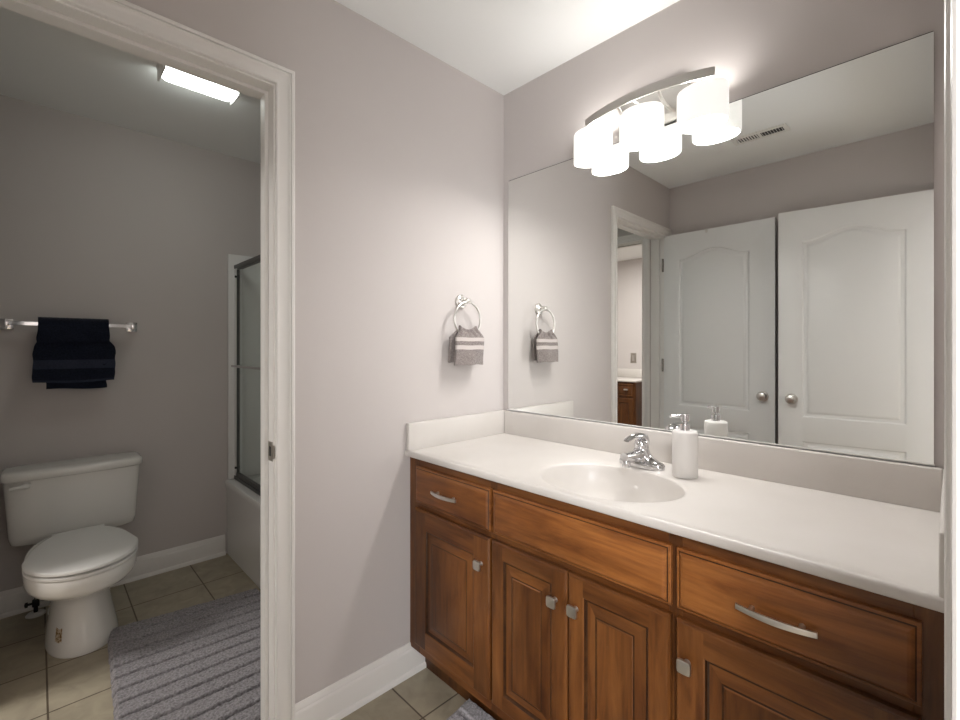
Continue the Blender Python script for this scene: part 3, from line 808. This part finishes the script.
# ------------------------------------------------------------------ bathtub, surround and sliding shower door
tub = thing('bathtub', 'white alcove bathtub with plain apron beside the toilet room wall', 'bathtub', (-.87, -.37, 0))
bx0, bx1, by0, by1, bz = -1.628, -.1165, -.747, -.001, .455
def rrect(x0, x1, y0, y1, z, r, n=8):
    out = []
    for (qx, qy, a0) in ((x1 - r, y1 - r, 0), (x0 + r, y1 - r, 90), (x0 + r, y0 + r, 180), (x1 - r, y0 + r, 270)):
        for i in range(n + 1):
            a = R(a0 + 90 * i / n); out.append((qx + r * math.cos(a), qy + r * math.sin(a), z))
    return out
bm = nb()
skin_rings(bm, [rrect(bx0, bx1, by0 + .012, by1, .0005, .004), rrect(bx0, bx1, by0 + .010, by1, .38, .004), rrect(bx0, bx1, by0, by1, .42, .004), rrect(bx0, bx1, by0, by1, bz - .012, .004), rrect(bx0 + .004, bx1 - .004, by0 + .004, by1 - .004, bz - .003, .006), rrect(bx0 + .012, bx1 - .012, by0 + .012, by1 - .012, bz, .01),
                rrect(bx0 + .07, bx1 - .09, by0 + .085, by1 - .045, bz, .16), rrect(bx0 + .085, bx1 - .105, by0 + .10, by1 - .06, bz - .02, .16), rrect(bx0 + .12, bx1 - .13, by0 + .13, by1 - .09, .15, .14), rrect(bx0 + .17, bx1 - .18, by0 + .17, by1 - .13, .08, .12)])
build('tub_body', bm, 'acrylic', tub, auto=40)
su = thing('tub_surround', 'white moulded plastic wall surround above the bathtub', 'tub surround', (-.87, -.05, bz))
bm = nb(); box(bm, -1.6285, -1.600, -.734, -.0008, bz + .0005, 1.832, .006, 3); build('end_panel', bm, 'acrylic', su, auto=50)
bm = nb(); box(bm, -1.6, -.1445, -.030, -.0008, bz + .0005, 1.832, .006, 3); build('back_panel', bm, 'acrylic', su, auto=50)
bm = nb(); box(bm, -.1445, -.1155, -.727, -.0008, bz + .0005, 1.832, .006, 3); build('end_panel', bm, 'acrylic', su, auto=50)
bm = nb(); box(bm, -.45, -.25, -.13, -.028, 1.05, 1.07, .006, 3); build('soap_shelf', bm, 'acrylic', su, auto=50)
sd = thing('shower_door', 'framed sliding glass shower door on the bathtub rim', 'shower door', (-.87, -.69, bz))
bm = nb(); box(bm, -1.5995, -.145, -.705, -.660, 1.742, 1.764, .002, 1); build('top_track', bm, 'track', sd)
bm = nb(); box(bm, -1.5995, -.145, -.705, -.660, bz + .0005, bz + .022, .002, 1); build('bottom_track', bm, 'track', sd)
for x in (-1.5995, -.170):
    bm = nb(); box(bm, x, x + .025, -.702, -.664, bz + .022, 1.742, .002, 1); build('side_channel', bm, 'alu', sd)
def panel(x0, x1, y, bar):
    bm = nb(); box(bm, x0, x1, y - .003, y + .003, bz + .030, 1.738); g = build('glass_panel', bm, 'glass', sd, smooth=False)
    bm = nb()
    box(bm, x0, x0 + .016, y - .008, y + .008, bz + .024, 1.742, .002, 1); box(bm, x1 - .016, x1, y - .008, y + .008, bz + .024, 1.742, .002, 1)
    box(bm, x0 + .016, x0 + .019, y - .0085, y + .0085, bz + .046, 1.732, 0, 1, 1)
    box(bm, x0, x1, y - .008, y + .008, bz + .024, bz + .046, 0, 1, 1); box(bm, x0, x1, y - .006, y + .006, 1.732, 1.742, 0, 1, 1)
    build('panel_frame', bm, ['alu', 'track'], g)
    if bar:
        bm = nb(); tube(bm, [(x0 + .06, y - .045, 1.150), (x1 - .03, y - .045, 1.150)], .0075, 14)
        for xx in (x0 + .09, x1 - .05): tube(bm, [(xx, y - .003, 1.150), (xx, y - .045, 1.150)], .007, 12)
        build('door_towel_bar', bm, 'chrome', g)
    for z in (.53, 1.69):
        bm = nb(); tube(bm, [(x0 + .008, y - .008, z), (x0 + .008, y - .016, z)], .007, 12); build('bumper', bm, 'black', g)
panel(-1.572, -.86, -.693, True)
panel(-.90, -.17, -.672, False)

# ------------------------------------------------------------------ bath rugs
def rug(name, label, quad, z0, ribs, nu, nv, seed=0):
    """quad = far-left, far-right, near-right, near-left corners; ribs run along u"""
    P = [Vector((*q, 0)) for q in quad]; pitch = ((P[3] - P[0]).length + (P[2] - P[1]).length) / 2 / ribs
    c = sum(P, Vector()) / 4
    bm = nb(); G = []
    for i in range(nu + 1):
        row = []
        for j in range(nv + 1):
            u, v = i / nu, j / nv
            p = (P[0] * (1 - u) + P[1] * u) * (1 - v) + (P[3] * (1 - u) + P[2] * u) * v
            wob = .010 * math.sin(u * 5 + seed) * math.sin(v * 11 + seed * 2) / max(1, ribs) * 6
            ph = (v + wob * .15) * ribs
            dg = abs(ph - round(ph)) * pitch; f = min(1, max(0, dg - .0015) / .008) ** .6
            edge = min(1, min(u, 1 - u) * nu / 4, min(v, 1 - v) * nv / 3)
            n_ = noise.noise(Vector((p.x * 90, p.y * 90, seed))) * .0035 + noise.noise(Vector((p.x * 240, p.y * 240, seed))) * .0022
            z = z0 + .002 + (.029 * f + n_ * (0.2 + f * .8)) * (.35 + .65 * edge)
            n2 = noise.noise(Vector((p.x * 30, p.y * 30, seed + 9))) * .004
            ex = noise.noise(Vector((p.x * 60, p.y * 60, seed + 4))) * .004 * (1 - edge)
            row.append(bm.verts.new((p.x + n2 * .5 + ex, p.y + n2 * .5 + ex, max(z, z0 + .002))))
        G.append(row)
    for i in range(nu):
        for j in range(nv): bm.faces.new((G[i][j], G[i + 1][j], G[i + 1][j + 1], G[i][j + 1]))
    be = [e for e in bm.edges if e.is_boundary]
    r = bmesh.ops.extrude_edge_only(bm, edges=be)
    for v in r['geom']:
        if isinstance(v, bmesh.types.BMVert): v.co.z = z0 + .0005
    o = build(name, bm, 'rug_pile', auto=0)
    o.data.transform(Matrix.Translation(-Vector((c.x, c.y, z0)))); o.location = (c.x, c.y, z0)
    return o
r1 = rug('bath_rug', '', [(-1.105, -1.352), (-1.020, -.757), (-.14, -.757), (-.14, -1.402)], 0, 12, 220, 420, 1)
tag(r1, 'ribbed grey bath rug on the tile between toilet and tub', 'rug')
r2 = rug('bath_rug', '', [(.270, -.475), (1.10, -.475), (1.10, -.97), (.330, -.97)], 0, 7, 200, 150, 5)
tag(r2, 'grey bath rug on the floor in front of the vanity cabinet', 'rug')

# ------------------------------------------------------------------ ceiling lamp of the toilet room
cl = thing('ceiling_light', 'long white rectangular fluorescent ceiling light in the toilet room', 'ceiling light', (-.79, -1.065, H))
bm = nb(); box(bm, -.86, -.728, -1.212, -.918, H - .018, H - .0005, .003, 2); build('base_pan', bm, 'plastic', cl)
bm = nb(); skin_rings(bm, [rrect(-.857, -.731, -1.200, -.930, H - .018, .004), rrect(-.855, -.733, -1.200, -.930, H - .040, .02), rrect(-.845, -.743, -1.199, -.931, H - .056, .03), rrect(-.825, -.763, -1.198, -.932, H - .062, .02)])
build('diffuser', bm, 'tube', cl, auto=40)['label'] = 'glowing white diffuser'
for y0, y1 in ((-1.209, -1.200), (-.930, -.921)):
    bm = nb(); box(bm, -.859, -.729, y0, y1, H - .064, H - .018, .003, 2); build('end_cap', bm, 'plastic', cl)

# ------------------------------------------------------------------ air vent in the vanity room ceiling
av = thing('air_vent', 'white slatted air vent register in the ceiling above the doors', 'air vent', (.72, -1.32, H))
bm = nb()
vx0, vx1, vy0, vy1 = .585, .855, -1.370, -1.270
for a in ((vx0, vx1, vy0, vy0 + .020), (vx0, vx1, vy1 - .020, vy1), (vx0, vx0 + .022, vy0 + .020, vy1 - .020), (vx1 - .022, vx1, vy0 + .020, vy1 - .020), (.713, .727, vy0 + .020, vy1 - .020)):
    box(bm, *a, H - .007, H - .0005, .0015, 1)
build('frame', bm, 'plastic', av)
bm = nb(); box(bm, vx0 + .02, vx1 - .02, vy0 + .018, vy1 - .018, H - .0030, H - .0006); build('opening', bm, 'black', av)
k = 0
for xa, xb, tilt in ((.607, .713, 1), (.727, .833, -1)):
    for i in range(8):
        x = xa + (i + .5) * (xb - xa) / 8
        bm = nb(); box(bm, x - .0009, x + .0009, vy0 + .019, vy1 - .019, H - .0085, H - .002)
        bmesh.ops.rotate(bm, cent=(x, 0, H - .005), matrix=Matrix.Rotation(R(28 * tilt), 3, 'Y'), verts=bm.verts)
        build('slat', bm, 'plastic', av, smooth=False)

# ------------------------------------------------------------------ second wash room, seen in the mirror through two doorways
v2 = thing('vanity_cabinet', 'small dark brown vanity cabinet seen in the mirror through the doorway', 'cabinet', (-1.43, -3.88, 0))
bm = nb(); box(bm, -1.74, -1.185, -4.145, -3.62, .105, .842); box(bm, -1.74, -1.190, -4.14, -3.68, 0, .105); build('carcass', bm, 'wood_dark', v2, smooth=False)
def flip_front(x0, x1, z0, z1, name, st, knob):
    t = .019; y0 = -3.62; bm = nb()
    prof = [(0, y0 + .0003), (0, y0 + t - .006), (.006, y0 + t), (st, y0 + t), (st + .006, y0 + t - .008), (st + .03, y0 + t - .002)]
    rect_rings(bm, x0, x1, z0, z1, prof); o = build(name, bm, ['wood_dark', 'wood_dark'], v2, auto=18)
    bm = nb(); box(bm, knob[0] - knob[2], knob[0] + knob[2], y0 + t, y0 + t + .022, knob[1] - .009, knob[1] + .009, .003, 2); build('pull' if knob[2] > .02 else 'knob', bm, 'nickel', o)
flip_front(-1.455, -1.215, .665, .815, 'drawer_front', .014, (-1.300, .750, .026))
flip_front(-1.455, -1.215, .145, .645, 'cabinet_door', .055, (-1.435, .56, .012))
flip_front(-1.730, -1.470, .665, .815, 'drawer_front', .014, (-1.57, .750, .026))
flip_front(-1.730, -1.470, .145, .645, 'cabinet_door', .055, (-1.49, .56, .012))
c2 = thing('countertop', 'white countertop on the small vanity seen through the doorway', 'countertop', (-1.43, -3.88, .842))
bm = nb(); box(bm, -1.76, -1.170, -4.149, -3.598, .8425, .864, .004, 2); build('slab', bm, 'marble', c2)
bm = nb(); box(bm, -1.76, -1.170, -4.149, -4.130, .8645, .978, .004, 2); build('backsplash', bm, 'marble', c2)
sw = thing('wall_outlet', 'small metal outlet plate on the pale wall above the far vanity', 'outlet', (-1.491, -4.15, 1.123))
bm = nb(); box(bm, -1.531, -1.451, -4.1495, -4.144, 1.058, 1.188, .002, 2); build('cover_plate', bm, 'steel_plate', sw)
bm = nb(); box(bm, -1.508, -1.474, -4.144, -4.1425, 1.085, 1.160, .001, 1); build('socket', bm, 'nickel', sw)
